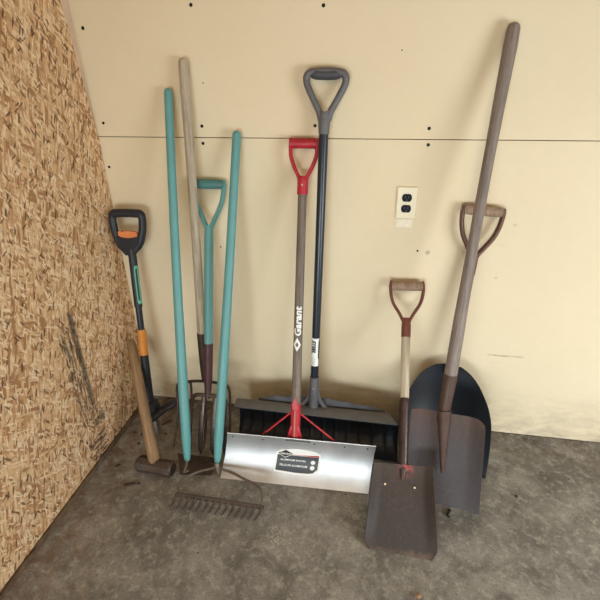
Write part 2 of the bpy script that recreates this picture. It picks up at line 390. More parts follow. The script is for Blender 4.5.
def fonted(body, size, shear=0.0, bold=0.0, align='LEFT', spacing=1.0):
    """Outline of a word as flat triangles in (x, y)."""
    cu = bpy.data.curves.new('lettering', 'FONT'); cu.body = body; cu.size = size; cu.shear = shear; cu.offset = bold
    cu.align_x = align; cu.space_character = spacing; cu.resolution_u = 3; cu.fill_mode = 'FRONT'
    o = bpy.data.objects.new('lettering', cu); COL.objects.link(o)
    dg = bpy.context.evaluated_depsgraph_get(); me = bpy.data.meshes.new_from_object(o.evaluated_get(dg))
    bm = bmesh.new(); bm.from_mesh(me); bmesh.ops.triangulate(bm, faces=bm.faces)
    for _ in range(2):
        lg = [e for e in bm.edges if e.calc_length() > size*.12]
        if lg: bmesh.ops.subdivide_edges(bm, edges=lg, cuts=1); bmesh.ops.triangulate(bm, faces=bm.faces)
    bm.verts.index_update(); v = [tuple(p.co) for p in bm.verts]; f = [tuple(q.index for q in p.verts) for p in bm.faces]; bm.free()
    bpy.data.objects.remove(o); bpy.data.curves.remove(cu); bpy.data.meshes.remove(me)
    return v, f

# ------------------------------------------------------------------ scene-graph helpers
def tag(o, label, cat, group=None):
    o['label'] = label; o['category'] = cat
    if group: o['group'] = group
    return o
def structure(o): o['kind'] = 'structure'; return o
class Frame:
    """A tool's own frame: origin at its base, z up the shaft, x across, -y to the front."""
    def __init__(s, name, label, cat, base, top, yaw=0.0, group=None):
        B, T = V(base), V(top); w = (T-B).normalized(); x = V((math.cos(yaw), math.sin(yaw), 0)); x = (x-w*x.dot(w)).normalized(); y = w.cross(x)
        s.L = (T-B).length; m = Matrix((x, y, w)).transposed().to_4x4(); m.translation = B; s.m = m; s.inv = m.inverted()
        s.root = bpy.data.objects.new(name, None); s.root.empty_display_size = .05; COL.objects.link(s.root); s.root.matrix_world = m
        tag(s.root, label, cat, group)
    def l(s, p): return s.inv @ V(p)
    def part(s, name, vf, mat, parent=None, smooth=35):
        return new_obj(name, vf[0], vf[1], M[mat] if isinstance(mat, str) else mat, parent or s.root, smooth)
    def wpart(s, name, vf, mat, parent=None, smooth=35):
        return s.part(name, ([s.l(p) for p in vf[0]], vf[1]), mat, parent, smooth)

TOOLS = None

# ------------------------------------------------------------------ the setting
g_ = Geo(); g_.add(*box(-.3, 3.2, -3.4, .25, -.1, 0)); structure(g_.obj('floor', M['concrete'], None, None))
wb = Geo()
wb.add(*box(-.02, 3.2, .001, .014, .004, 1.2145)); wb.add(*box(-.02, 3.2, 0, .013, 1.2175, 2.45))
structure(wb.obj('wall_back', M['drywall'], None, None))
structure(Geo().add(*box(-.02, 3.2, .0145, .10, 0, 2.45)).obj('wall_back_framing', M['gap'], None, None))
ww = Geo()   # strand board sheet: its far edge runs up to the drywall at mid height and leaves a sliver of stud showing above
poly = [(-3.4, .03), (-.002, .03), (-.002, 1.20), (-.171, 2.45), (-3.4, 2.45)]
v = [(-.012, y, z) for y, z in poly]+[(0, y, z) for y, z in poly]; n = len(poly)
ww.add(v, [tuple(range(n)), tuple(range(n, 2*n))]+[(i, (i+1) % n, n+(i+1) % n, n+i) for i in range(n)])
structure(ww.obj('wall_left', M['osb'], None, None))
structure(Geo().add(*box(-.06, -.0125, -3.4, .0, 0, 2.45)).obj('wall_left_framing', M['stud'], None, None))
sl = Geo()   # added strip, coloured as the shade along the strand board's foot, ragged on top
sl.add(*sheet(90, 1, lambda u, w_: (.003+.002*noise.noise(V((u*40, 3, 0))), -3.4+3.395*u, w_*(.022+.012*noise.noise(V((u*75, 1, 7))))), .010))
structure(sl.obj('shade_strip_left', M['foot_shade'], None, None))

# outlet
root = bpy.data.objects.new('electrical_outlet', None); COL.objects.link(root); root.location = (1.149, 0, 1.001)
tag(root, 'ivory wall outlet plate with two black receptacles on the drywall', 'outlet')
o = new_obj('cover_plate', *box(-.035, .035, -.006, 0, -.057, .057), M['plate'], root); bevel(o, .003, 3)
for s in (1, -1):
    pol = []
    for k in range(32):
        a = 2*PI*k/32; x, z = .0172*math.cos(a), .0172*math.sin(a); pol.append((x, max(-.0135, min(.0135, z))+s*.0195))
    r_ = new_obj('receptacle', *prism(pol, -.0085, -.004), M['socket'], root)
    for q, hh in ((-1, .0035), (1, .0045)): new_obj('slot', *box(q*.0062-.0009, q*.0062+.0009, -.0091, -.0084, s*.0195+.003-hh, s*.0195+.003+hh), M['slot'], r_)
    new_obj('ground_hole', *tube([(0, -.0091, s*.0195-.0075), (0, -.0084, s*.0195-.0075)], .0022, 10, (1, 0, 0)), M['slot'], r_)
new_obj('mounting_screw', *tube([(0, -.0075, 0), (0, -.005, 0)], .003, 12, (1, 0, 0)), M['plate'], root)
tag(new_obj('filler_patch', *sheet(10, 6, lambda u, w_: (1.119+.057*u, -.0009+.0003*noise.noise(V((u*5, w_*4, 0))), .911+.030*w_+.003*noise.noise(V((u*7, w_*3, 2)))), .0009), M['patch']),
    'pale rectangular smear of filler on the wall right below the outlet', 'patch')

SC = [(.022, 1.567, .0058, 'screw head near the top of the wall beside the left corner'),
      (.417, 1.621, .0058, 'screw head at the top of the wall above the wooden-handled fork'),
      (.846, 1.606, .0058, 'screw head at the top of the wall above the grey D-grip'),
      (.030, 1.264, .0052, 'screw head above the seam, close to the strand board corner'),
      (.018, 1.105, .0052, 'screw head below the seam, at the drywall edge by the strand board'),
      (.432, 1.394, .0022, 'tiny screw head high between the wooden fork handle and teal rake tip'),
      (.412, 1.255, .0058, 'screw head just above the seam, right of the wooden fork handle'),
      (.409, 1.196, .0058, 'screw head just below the seam, above the teal D-handle'),
      (.820, 1.258, .0058, 'screw head above the red D-handle, left of the grey collar'),
      (1.200, 1.251, .0058, 'screw head just above the seam, over the outlet'),
      (1.203, 1.199, .0058, 'screw head just below the seam, over the outlet'),
      (1.205, .822, .0038, 'screw head between the outlet and the small shovel grip'),
      (.438, .800, .003, 'screw head just right of the teal fork shaft below its D-handle'),
      (1.093, 1.480, .0022, 'tiny screw head high on the wall right of the grey D-grip')]
for x, z, r, lab in SC:
    o = new_obj('drywall_screw', *tube([(0, -.0012, 0), (0, -.0008, 0), (0, .001, 0)], [r*.6, r, r], 12, (1, 0, 0)), M['screw']); o.location = (x, .001 if z < 1.216 else 0, z)
    tag(o, 'dark '+lab, 'screw', 'screw heads in the drywall')

# ------------------------------------------------------------------ weed puller in the corner
T = Frame('weed_puller', 'black weed puller with orange sleeve and D-grip in the corner', 'weed puller', (.108, -.200, .0), (.093, -.055, .949), .0, TOOLS)
D = [(-.022, -.002, .808), (-.044, 0, .826), (-.058, 0, .860), (-.065, 0, .900), (-.0655, 0, .935), (-.058, 0, .9495), (-.035, 0, .9525), (0, 0, .9535), (.035, 0, .9525), (.053, 0, .950), (.060, 0, .935), (.058, 0, .900), (.049, 0, .860), (.033, 0, .826), (.010, -.002, .808)]
gp = catmull([(x-.001, y, z) for x, y, z in D], 5)
gr = T.part('grip', tube(gp, [.0150 if p.z < .94 else .0165 for p in gp], 14, (0, 1, 0), 1.0), 'black')
T.part('grip_crotch', prism([(-.052, .866), (-.034, .860), (-.006, .856), (.022, .860), (.042, .866), (.046, .84), (.032, .812), (.010, .788), (-.022, .788), (-.042, .812), (-.056, .84)], -.014, .014), 'black')
T.part('trigger', prism([(-.045, .882), (-.036, .884), (-.030, .881), (-.006, .884), (.020, .882), (.034, .880), (.036, .864), (.02, .856), (-.006, .852), (-.03, .856), (-.046, .866)], -.010, .010), 'orange_soft')
T.part('upper_shaft', rod(.57, .815, [(0, .0165), (1, .0165)], 18, False, bow=(0, 0)), 'black')
T.part('middle_shaft', rod(.46, .575, [(0, .0135), (1, .0135)], 16, False), 'tube_black')
T.part('orange_sleeve', rod(.355, .47, [(0, .0185), (.2, .0182), (.9, .017), (1, .016)], 18, False), 'orange')
T.part('lower_shaft', rod(.06, .36, [(0, .019), (1, .0175)], 18, False), 'black')
lab = Geo()   # mint print with a thin black bar along the right of the upper shaft
def wrap(x, z, r, e=.0004): a = x/r; return (r*math.sin(a)+math.copysign(e, 1)*math.sin(a), -(r+e)*math.cos(a), z)
def wrapsheet(x0, x1, z0, z1, r, e=.0004, nx=8): 
    vs = []; fs = []
    for i in range(nx+1):
        x = x0+(x1-x0)*i/nx
        vs += [wrap(x, z0+ (0.012 if i == 0 else 0), r, e), wrap(x, z1-(0.012 if i == 0 else 0), r, e)]
    for i in range(nx): fs.append((2*i, 2*i+2, 2*i+3, 2*i+1))
    return vs, fs
T.part('mint_label', wrapsheet(.008, .026, .585, .745, .0165), 'mint')
T.part('label_bar', wrapsheet(.012, .019, .60, .735, .0165, .0008), 'charcoal')
T.part('foot_housing', prism([(-.026, .075), (-.03, .050), (-.014, .034), (.022, .036), (.036, .060), (.034, .10), (.020, .13), (-.020, .13)], -.024, .024), 'black')
pe = [T.l(p) for p in [(.124, -.222, .062), (.150, -.212, .084), (.180, -.194, .106), (.208, -.178, .120), (.228, -.166, .126)]]
pp = catmull(pe, 4); pd = T.part('foot_pedal', tube(pp, [.022]*3+[.024]*(len(pp)-6)+[.022, .019, .012], 12, (0, 0, 1), .62), 'black')
sp = [T.l(p) for p in [(.170, -.218, .107), (.188, -.207, .115), (.202, -.199, .121)]]
T.part('pedal_stripe', tube(sp, .0026, 8), 'claw', pd)
for x, y in ((-.016, -.016), (.022, -.020), (-.016, .014), (.018, .014)):
    a = V((.118+x, -.212+y, .058)); e = V((.126+x*1.25, -.232+y*1.1, .002))
    T.wpart('claw', tube([a, a.lerp(e, .55)+V((x*.15, -.002, 0)), e], [.0085, .008, .0045], 8, (0, 1, 0), .6), 'claw')

# ------------------------------------------------------------------ sledgehammer
T = Frame('sledgehammer', 'sledgehammer with worn wooden handle leaning on the strand board wall', 'sledgehammer', (.246, -.449, .034), (.027, -.107, .392), .0, TOOLS)
T.part('handle', rod(-.012, T.L, [(0, .0205), (.08, .0225), (.3, .0210), (.6, .0200), (.9, .0200), (1, .018)], 18, True, flat=1.15), 'wood_yellow')
e1, e2 = V((.170, -.443, .033)), V((.322, -.453, .033)); ax = (e2-e1).normalized(); hd = Geo()
ts = [(0, .0265), (.04, .0325), (.24, .0330), (.33, .0295), (.67, .0295), (.76, .0330), (.96, .0325), (1, .0265)]
hd.add(*tube([e1.lerp(e2, t) for t, _ in ts], [r for _, r in ts], 8, (.38, 0, .92)))
T.wpart('head', (hd.v, hd.f), 'rust')
T.wpart('struck_face', tube([e2-ax*.001, e2+ax*.0008], [.0262, .0255], 8, (.38, 0, .92)), 'iron')

# ------------------------------------------------------------------ teal hoe
T = Frame('garden_hoe', 'tall teal hoe left of the wooden-handled fork, dark blade on floor', 'hoe', (.372, -.421, .053), (.311, -.02, 1.38), 0, TOOLS)
T.part('handle', rod(.095, T.L, [(0, .0180), (.15, .0195), (.4, .0172), (.8, .0152), (1, .0145)], 20, True, bow=(-.004, 0)), 'teal')
T.part('ferrule', rod(.0, .097, [(0, .0125), (.3, .0150), (1, .0186)], 20, False, True), 'teal')
nk = [T.l(p) for p in [(.371, -.424, .072), (.371, -.428, .045), (.366, -.437, .024), (.362, -.440, .013), (.374, -.428, .0105)]]
T.part('neck', tube(catmull(nk, 5), .0052, 10), 'bow')
def hoe(u, w_):
    BL, BR, TR, TL = V((.345, -.446, .003)), V((.468, -.428, .003)), V((.476, -.356, .022)), V((.302, -.362, .026))
    p = BL.lerp(BR, u).lerp(TL.lerp(TR, u), w_); p.z += .006*math.sin(PI*w_)-.002*math.sin(PI*u); p.z = max(.0035, p.z); return p
T.wpart('blade', sheet(14, 8, hoe, .003), 'iron')

# ------------------------------------------------------------------ wooden-handled manure fork
T = Frame('manure_fork', 'tall long-handled fork with bare grey wooden handle and thin curved tines', 'fork', (.3785, -.18, .261), (.378, -.0205, 1.472), 0, TOOLS)
T.part('handle', rod(.20, T.L, [(0, .0175), (.4, .0165), (.8, .017), (1, .0175)], 18, True, bow=(.003, 0)), 'wood_grey')
T.part('ferrule', rod(.0, .225, [(0, .0125), (.3, .0165), (1, .0192)], 18, False, True), 'iron')
CX = [(.254, .230, -.012), (.315, .257, -.004), (.380, .264, 0), (.440, .261, -.004), (.488, .241, -.012)]
tips = [(.264, -.326), (.324, -.314), (.394, -.310), (.460, -.308), (.500, -.312)]
hubs = T.wpart('shoulder', tube(catmull([(.262, -.187, .243), (.315, -.182, .258), (.3785, -.18, .264), (.44, -.182, .262), (.480, -.187, .249)], 6), .0062, 10), 'iron')
for i, ((x, z, dy), (tx, ty)) in enumerate(zip(CX, tips)):
    yb = -.18+dy
    if i in (0, 4):
        s = -1 if i == 0 else 1
        pts = [(x-s*.018, -.185, z+.023), (x-s*.006, -.189, z+.014), (x+s*.001, -.195, z-.012), (x+(tx-x)*.25, -.212, z*.70), (x+(tx-x)*.6, -.252, z*.36), (tx, ty, .005)]
    else:
        pts = [(x, yb, z), (x+(tx-x)*.1, -.188, z*.86), (x+(tx-x)*.3, -.208, z*.64), (x+(tx-x)*.65, -.254, z*.32), (tx, ty, .005)]
    pp = catmull(pts, 6); n = len(pp)
    T.wpart('tine', tube(pp, [.0054*(1 if k < n*.75 else 1-.75*(k-n*.75)/(n*.25)) for k in range(n)], 8), 'iron')

# ------------------------------------------------------------------ teal D-handled digging fork
T = Frame('digging_fork', 'short teal D-handled digging fork with maroon socket and four flat tines', 'fork', (.418, -.330, .0), (.426, -.0235, 1.055), 0, TOOLS)
L = T.L
T.part('grip', tube([(-.060, 0, L), (-.056, 0, L), (-.02, 0, L), (.02, 0, L), (.054, 0, L), (.058, 0, L)], [.014, .0168, .0178, .0178, .0168, .014], 18), 'teal_dark')
for s in (-1, 1):
    T.part('yoke_arm', tube(catmull([(s*.052, 0, L+.013), (s*.0575, 0, L-.002), (s*.054, 0, L-.04), (s*.047, 0, L-.073), (s*.027, 0, L-.120), (s*.008, 0, L-.163), (s*.004, 0, L-.185)], 5), .0088, 10, (0, 1, 0), 1.35), 'teal')
T.part('shaft', rod(.47, L-.15, [(0, .0175), (.9, .0175), (1, .0155)], 18, False), 'teal')
T.part('socket', rod(.285, .485, [(0, .0125), (.25, .0165), (1, .0188)], 18, False), 'maroon')
T.part('neck', tube([(0, 0, .30), (0, -.004, .275), (0, -.006, .255)], [.013, .012, .011], 12), 'iron')
T.part('shoulder', tube(catmull([(-.066, -.006, .222), (-.064, -.006, .248), (-.050, -.006, .264), (-.02, -.006, .268), (.030, -.006, .268), (.062, -.006, .264), (.078, -.006, .248), (.080, -.006, .222)], 6), .0085, 10, (0, 1, 0), .9), 'rust')
for x, xt in ((-.066, -.080), (-.017, -.031), (.032, .022), (.080, .076)):
    pts = [(x, -.006, .262 if abs(x-.007) < .03 else .232), (x+(xt-x)*.2, -.014, .20), (x+(xt-x)*.55, -.016, .12), (x+(xt-x)*.9, -.008, .04), (xt, 0, .004)]
    pp = catmull(pts, 5); n = len(pp)
    T.part('tine', tube(pp, [.0085+.0025*math.sin(PI*k/(n-1)) if k < n-4 else .0085*(n-k)/5+.001 for k in range(n)], 8, (0, 1, 0), .45), 'tine')

# ------------------------------------------------------------------ teal bow rake
T = Frame('bow_rake', 'teal bow rake, its rusty toothed head lying on floor in front', 'rake', (.4925, -.418, .045), (.547, -.02, 1.243), 0, TOOLS)
T.part('handle', rod(.118, T.L, [(0, .0178), (.25, .0188), (.5, .0170), (.85, .0155), (1, .0155)], 20, True, bow=(.002, 0)), 'teal')
T.part('ferrule', rod(.012, .120, [(0, .0115), (.15, .0140), (1, .0184)], 20, False, True), 'teal')
T.wpart('tang', tube([(.4925, -.420, .062), (.498, -.431, .042), (.505, -.442, .028)], [.010, .0085, .006], 10), 'bow')
hl, hr = V((.397, -.577, .052)), V((.716, -.579, .050))
left = [(.490, -.424, .044), (.476, -.432, .043), (.461, -.437, .041), (.426, -.461, .045), (.397, -.496, .050), (.386, -.533, .052), (.398, -.574, .052)]
right = [(.498, -.426, .044), (.524, -.432, .044), (.560, -.441, .045), (.621, -.469, .050), (.674, -.491, .053), (.702, -.521, .053), (.713, -.576, .051)]
for pts in (left, right):
    pp = catmull(pts, 6); T.wpart('bow_arm', tube(pp, [.0052-.001*k/len(pp) for k in range(len(pp))], 10, (0, 0, 1)), 'bow')
dn = V((-.0255, -.018, -.047)); hx = (hr-hl).normalized()
hb = T.wpart('head', tube([hl-hx*.006, hl, hl.lerp(hr, .5), hr, hr+hx*.006], [.008, .0095, .0105, .0095, .008], 8, (0, 1, 0), .62), 'rust')
for i in range(14):
    p = hl.lerp(hr, i/13)+V((0, -.003, 0))
    pp = [p+V((0, .004, .002)), p+V((-.004, -.010, -.006)), p+dn*.5+V((0, -.004, -.003)), p+dn]
    pp = catmull(pp, 4); T.wpart('tine', tube(pp, [.0062-.0034*k/(len(pp)-1) for k in range(len(pp))], 8, (0, 1, 0), .8), 'rust', hb)

# ------------------------------------------------------------------ aluminium snow pusher
T = Frame('snow_pusher', 'aluminium-bladed snow pusher with red D-grip and brown wooden shaft', 'snow shovel', (.791, -.347, .113), (.785, -.0245, 1.206), 0, TOOLS)
L = T.L
gb = T.part('grip', tube([(-.050, 0, L-.003), (-.048, 0, L-.003), (0, 0, L-.003), (.046, 0, L-.003), (.048, 0, L-.003)], [.014, .0165, .0165, .0165, .014], 16), 'red')
for k in range(9):
    x = -.036+.009*k; T.part('grip_rib', tube([(x-.0018, 0, L-.003), (x+.0018, 0, L-.003)], .0185, 16), 'red', gb)
for s in (-1, 1):
    T.part('yoke_arm', tube(catmull([(s*.0455, 0, L+.012), (s*.0465, 0, L-.02), (s*.043, 0, L-.05), (s*.030, 0, L-.085), (s*.014, 0, L-.118), (s*.010, 0, L-.14)], 5), .0072, 10, (0, 1, 0), 1.5), 'red')
T.part('grip_collar', rod(L-.175, L-.112, [(0, .0195), (.8, .019), (1, .0165)], 18, False), 'red')
T.part('collar_rivet', tube([(.001, -.0205, L-.143), (.001, -.018, L-.143)], .0035, 10, (0, 0, 1)), 'silver')
sh = T.part('shaft', rod(.10, L-.165, [(0, .0185), (.4, .0168), (1, .0155)], 20, False), 'wood_shaft')
# white brand lettering up the shaft, wrapped round the wood
def wraptext(parent, fr, body, size, z0, r, mat, shear=0, bold=0, cw=False, xoff=0, name='lettering', spacing=1.0, zstretch=1.0):
    v, f = fonted(body, size, shear, bold, spacing=spacing)
    out = []
    for a, c, _ in v:
        x = (-c if not cw else c)+xoff; z = z0+(a if not cw else -a)*zstretch
        out.append(wrap(x, z, r, .0006))
    return fr.part(name, (out, f), mat, parent, None)
RS = .0172
wraptext(sh, T, 'Garant', .035, .455, RS, 'white', .15, .0013, False, .0125, spacing=1.03, zstretch=1.08)
dm = [(0, .397), (.0140, .4225), (0, .450), (-.0140, .4225)]
def dense(poly, n=8): return [(poly[i][0]+(poly[(i+1) % len(poly)][0]-poly[i][0])*k/n, poly[i][1]+(poly[(i+1) % len(poly)][1]-poly[i][1])*k/n) for i in range(len(poly)) for k in range(n)]
def wrapfan(poly, r, e=.0006):
    c = (sum(p[0] for p in poly)/len(poly), sum(p[1] for p in poly)/len(poly)); vs = []; fs = []; n = len(poly); R_ = 4
    for j in range(1, R_+1): vs += [wrap(c[0]+(p[0]-c[0])*j/R_, c[1]+(p[1]-c[1])*j/R_, r, e) for p in poly]
    vs.append(wrap(c[0], c[1], r, e))
    for i in range(n): fs.append((i, (i+1) % n, n*R_))
    for j in range(R_-1):
        for i in range(n): fs.append((j*n+i, (j+1)*n+i, (j+1)*n+(i+1) % n, j*n+(i+1) % n))
    return vs, fs
dmo = T.part('diamond_emblem', wrapfan(dense(dm), RS), 'white', sh)
T.part('emblem_centre', wrapfan(dense([(0, .412), (.006, .4225), (0, .434), (-.006, .4225)], 4), RS, .0011), 'wood_shaft', dmo)
# forked red socket with its two braces
so = Geo(); so.add(*rod(.055, .19, [(0, .0188), (.75, .0192), (1, .0186)], 18, False))
T.part('socket', (so.v, so.f), 'red_steel')
T.part('socket_tongue', prism([(-.009, .17), (-.011, .19), (0, .222), (.011, .19), (.009, .17)], -.0225, -.0185), 'red_steel')
T.part('socket_slot', box(-.0016, .0016, -.0222, -.019, .06, .165), 'wood_brown')
for s in (-1, 1): T.part('socket_leg', tube(catmull([(s*.012, -.012, .10), (s*.017, -.012, .08), (s*.024, -.006, .05), (s*.029, 0, .02)], 4), .005, 8, (0, 1, 0), .6), 'red_steel')
T.part('brace', tube([(-.018, -.006, .150), (-.108, -.004, .064), (-.130, .006, .043)], [.0034, .0034, .0034], 8), 'red_steel')
T.part('brace', tube([(.018, -.006, .150), (.133, -.004, .067), (.152, .006, .048)], [.0034, .0034, .0034], 8), 'red_steel')
BLw, BRw = V((.508, -.437, .0022)), V((1.084, -.420, .0022)); TLw, TRw = V((.527, -.362, .168)), V((1.1005, -.353, .178))
def alu(u, w_):
    p = BLw.lerp(BRw, u).lerp(TLw.lerp(TRw, u), w_)
    s = 4*w_*(1-w_); k = .026*s*(1.0-.45*(w_-.5)); p.y += k
    return p
bl = T.wpart('blade', sheet(40, 20, alu, .002), 'alu')
hm = Geo(); hm.add(*tube([alu(i/30, 1)+V((0, .001, 0)) for i in range(31)], .0022, 8, (0, 1, 0)))
T.wpart('rolled_edge', (hm.v, hm.f), 'alu', bl)
for u in (.04, .25, .60, .80, .95): T.wpart('rivet', tube([alu(u, .9)+V((0, -.0018, 0)), alu(u, .9)+V((0, .001, 0))], .0028, 10, (0, 0, 1)), 'screw', bl)
T.wpart('mounting_strip', sheet(10, 3, lambda u, w_: alu(.405+.17*u, .925+.05*w_)+V((0, -.0011, 0)), .0008), 'grey', bl)
# the paper label on the blade, following its curve
def on_blade(a, c, e):   # a, c in metres from the label's lower left corner
    u = .347+a*1.06/.5765; w_ = .190+c*.94/.187
    p0 = alu(u, w_); nrm = (alu(u+.01, w_)-p0).cross(alu(u, w_+.01)-p0).normalized()
    return p0+nrm*e
def bladefan(poly, e):
    c = (sum(p[0] for p in poly)/len(poly), sum(p[1] for p in poly)/len(poly)); n = len(poly); R_ = 8; vs = []; fs = []
    for j in range(1, R_+1): vs += [on_blade(c[0]+(p[0]-c[0])*j/R_, c[1]+(p[1]-c[1])*j/R_, e) for p in poly]
    vs.append(on_blade(c[0], c[1], e))
    for i in range(n): fs.append((i, (i+1) % n, n*R_))
    for j in range(R_-1):
        for i in range(n): fs.append((j*n+i, (j+1)*n+i, (j+1)*n+(i+1) % n, j*n+(i+1) % n))
    return vs, fs
LW, LH = .170, .104
out = [(.006, .0), (.05, -.003), (.085, -.0045), (.13, -.003), (.150, .0), (.170, .016), (.170, .05), (.167, .084), (.145, .097), (.11, .103), (.085, .1045), (.06, .103), (.02, .094), (.002, .08), (-.001, .05), (.0, .01)]
lb = T.wpart('label', bladefan(dense(out, 3), .0006), 'white', bl)
inn = [(.009, .006), (.05, .004), (.085, .002), (.13, .003), (.148, .006), (.162, .020), (.162, .0705), (.10, .0705), (.06, .0705), (.009, .0705)]
T.wpart('label_panel', bladefan(dense(inn, 4), .0011), 'charcoal', bl)
T.wpart('label_stripe', bladefan(dense([(.052, .0712), (.10, .0722), (.162, .0712), (.162, .079), (.10, .0745), (.06, .0725)], 4), .0010), 'red_steel', bl)
T.wpart('label_diamond', bladefan(dense([(.006, .078), (.038, .058), (.070, .078), (.038, .098)], 4), .0015), 'white', bl)
T.wpart('label_diamond_face', bladefan(dense([(.0095, .078), (.038, .0605), (.0665, .078), (.038, .0955)], 4), .0019), 'ink', bl)
def bladetext(body, size, a0, c0, mat, bold=0, shear=0, align='LEFT', e=.0023):
    v, f = fonted(body, size, shear, bold, align); T.wpart('label_lettering', ([on_blade(a0+x, c0+y, e) for x, y, _ in v], f), mat, bl, None)
bladetext('Garant', .0145, .038, .0735, 'white', .0002, .2, 'CENTER')
bladetext('ALUMINUM SHOVEL', .0105, .022, .046, 'white', .0002)
bladetext('PELLE EN ALUMINIUM', .0105, .022, .024, 'white', .0002)
for c in (.047, .025): T.wpart('label_dot', bladefan([(.143+.0085*math.cos(2*PI*k/20), c+.0085*math.sin(2*PI*k/20)) for k in range(20)], .0019), 'white', bl)

# ------------------------------------------------------------------ black snow pusher
T = Frame('snow_pusher', 'wide black plastic snow pusher with grey D-grip and black shaft', 'snow shovel', (.838, -.170, .172), (.859, -.025, 1.42), 0, TOOLS)
L = T.L   # 1.257
Dp = [(-.011, 0, L-.140), (-.019, 0, L-.112), (-.041, 0, L-.072), (-.061, 0, L-.032), (-.0635, 0, L-.012), (-.054, 0, L+.002), (-.03, 0, L+.006), (0, 0, L+.007), (.03, 0, L+.006), (.054, 0, L+.002), (.0635, 0, L-.012), (.061, 0, L-.032), (.041, 0, L-.072), (.019, 0, L-.112), (.011, 0, L-.140)]
pp = catmull([(x+.001, y, z-.003) for x, y, z in Dp], 6)
gr = T.part('grip', tube(pp, [.0112 if p.z < L-.02 else .0125 for p in pp], 14, (0, 1, 0), 1.2), 'grey')
T.part('grip_pad', tube(catmull([(-.046, 0, L-.002), (-.025, 0, L-.004), (0, 0, L-.005), (.025, 0, L-.004), (.048, 0, L-.002)], 5), [.012]+[.0150]*2+[.0168]*15+[.0150]*2+[.012], 16, (0, 1, 0), 1.0), 'grey_dark', gr)
T.part('grip_web', prism([(-.022, L-.106), (0, L-.116), (.024, L-.106), (.02, L-.14), (-.018, L-.14)], -.012, .012), 'grey', gr)
T.part('grip_collar', rod(L-.185, L-.115, [(0, .0185), (.1, .0185), (.6, .0205), (1, .0185)], 18, False), 'grey')
sh = T.part('shaft', rod(.10, L-.17, [(0, .0158), (1, .0162)], 20, False), 'tube_black')
st = T.part('sticker', wrapsheet(-.0225, .0165, .205, .325, .0161, .0006, 12), 'white', sh)
wraptext(sh, T, 'STEEL', .022, .316, .0168, 'ink', .15, .0011, True, -.0135, spacing=1.0, zstretch=.98)
wraptext(sh, T, 'CORE', .018, .243, .0168, 'pale_grey', .15, .0004, True, -.0115, spacing=.95, zstretch=.70)
T.part('sticker_edge', wrapsheet(.0125, .0190, .235, .318, .0161, .0009, 4), 'ink', sh)
T.part('socket', rod(.0, .150, [(0, .0205), (.4, .0195), (.85, .0185), (1, .0190)], 18, False), 'grey')
T.part('socket_rivet', tube([(.0, -.022, .105), (.0, -.018, .105)], .004, 10, (0, 0, 1)), 'silver')
for s in (-1, 1): T.part('socket_fin', prism([(s*.014, .10), (s*.019, .10), (s*.030, .050), (s*.060, .010), (s*.060, -.004), (s*.048, -.004), (s*.022, .040), (s*.014, .070)], -.006, .006), 'grey')
LB, RB = V((.514, -.234, 0)), V((1.192, -.244, 0))
prof = [(0, 0.0045), (.035, .011), (.062, .028), (.080, .055), (.086, .085), (.082, .115), (.066, .145), (.048, .160)]
def face(u, w_):
    t = w_*(len(prof)-1); i = min(int(t), len(prof)-2); f_ = t-i
    y = prof[i][0]*(1-f_)+prof[i+1][0]*f_; z = prof[i][1]*(1-f_)+prof[i+1][1]*f_
    p = LB.lerp(RB, u); rib = abs(((u*13) % 1)-.5); y -= .0060*max(0, (rib-.36)/.14)
    edge = max(0, (abs(u-.5)-.46)/.04); y -= .02*edge*edge*math.sin(PI*min(1, w_))
    return V((p.x-(u-.5)*.02*(w_), p.y+y, z))
T.wpart('blade', sheet(190, 21, face, .004), 'black_matte')
def lipf(u, w_):   # rolled top lip, clipped at the corners
    A, B_ = V((.512, -.215, .176)), V((1.181, -.229, .183)); C_, D_ = V((.508, -.166, .181)), V((1.146, -.170, .187))
    k = w_; p = A.lerp(B_, u).lerp(C_.lerp(D_, u), k); p.z += .004*math.sin(PI*w_)
    return p
lp = T.wpart('top_lip', sheet(60, 6, lipf, .005), 'lip')
T.wpart('lip_edge', sheet(60, 3, lambda u, w_: lipf(u, 0)+V((0, .001+.004*(1-w_), -.012*(1-w_))), .004), 'black_matte')
def ridge(u, w_):
    A, B_ = V((.60, -.158, .180)), V((1.13, -.162, .186)); p = A.lerp(B_, u); c = abs(u-.45)
    h = .030*max(0, 1-c*1.9)+.007*(.5+.5*math.cos(u*2*PI*7)); e = min(1, u*12, (1-u)*12)
    return V((p.x, p.y+.012*w_*w_, p.z-.02+w_*(.02+h*e)))
T.wpart('back_rib', sheet(80, 4, ridge, .006), 'grey_dark')

# ------------------------------------------------------------------ small square shovel
T = Frame('square_shovel', 'short D-handled square shovel with pale shaft, blade lying forward on floor', 'shovel', (1.197, -.440, .166), (1.177, -.0245, .700), 0, TOOLS)
L = T.L  # .677
T.part('grip', tube([(-.057, 0, L-.012), (-.03, 0, L-.012), (0, 0, L-.012), (.03, 0, L-.012), (.057, 0, L-.012)], [.0165, .0178, .0182, .0178, .0165], 18), 'wood_brown')
for s in (-1, 1):
    T.part('yoke_arm', tube(catmull([(s*.058, 0, L+.006), (s*.061, 0, L-.015), (s*.058, 0, L-.05), (s*.048, 0, L-.082), (s*.028, 0, L-.115), (s*.011, 0, L-.148), (s*.008, 0, L-.175)], 5), .0062, 10, (0, 1, 0), 2.0), 'red_worn')
    T.part('grip_rivet', tube([(s*.056, 0, L-.012), (s*.0655, 0, L-.012)], .006, 10, (0, 0, 1)), 'strap')
T.part('yoke_socket', rod(L-.207, L-.135, [(0, .0172), (.6, .0175), (1, .0150)], 18, False), 'red_worn')
T.part('shaft', rod(.05, L-.19, [(0, .0165), (1, .0158)], 18, False), 'wood_pale')
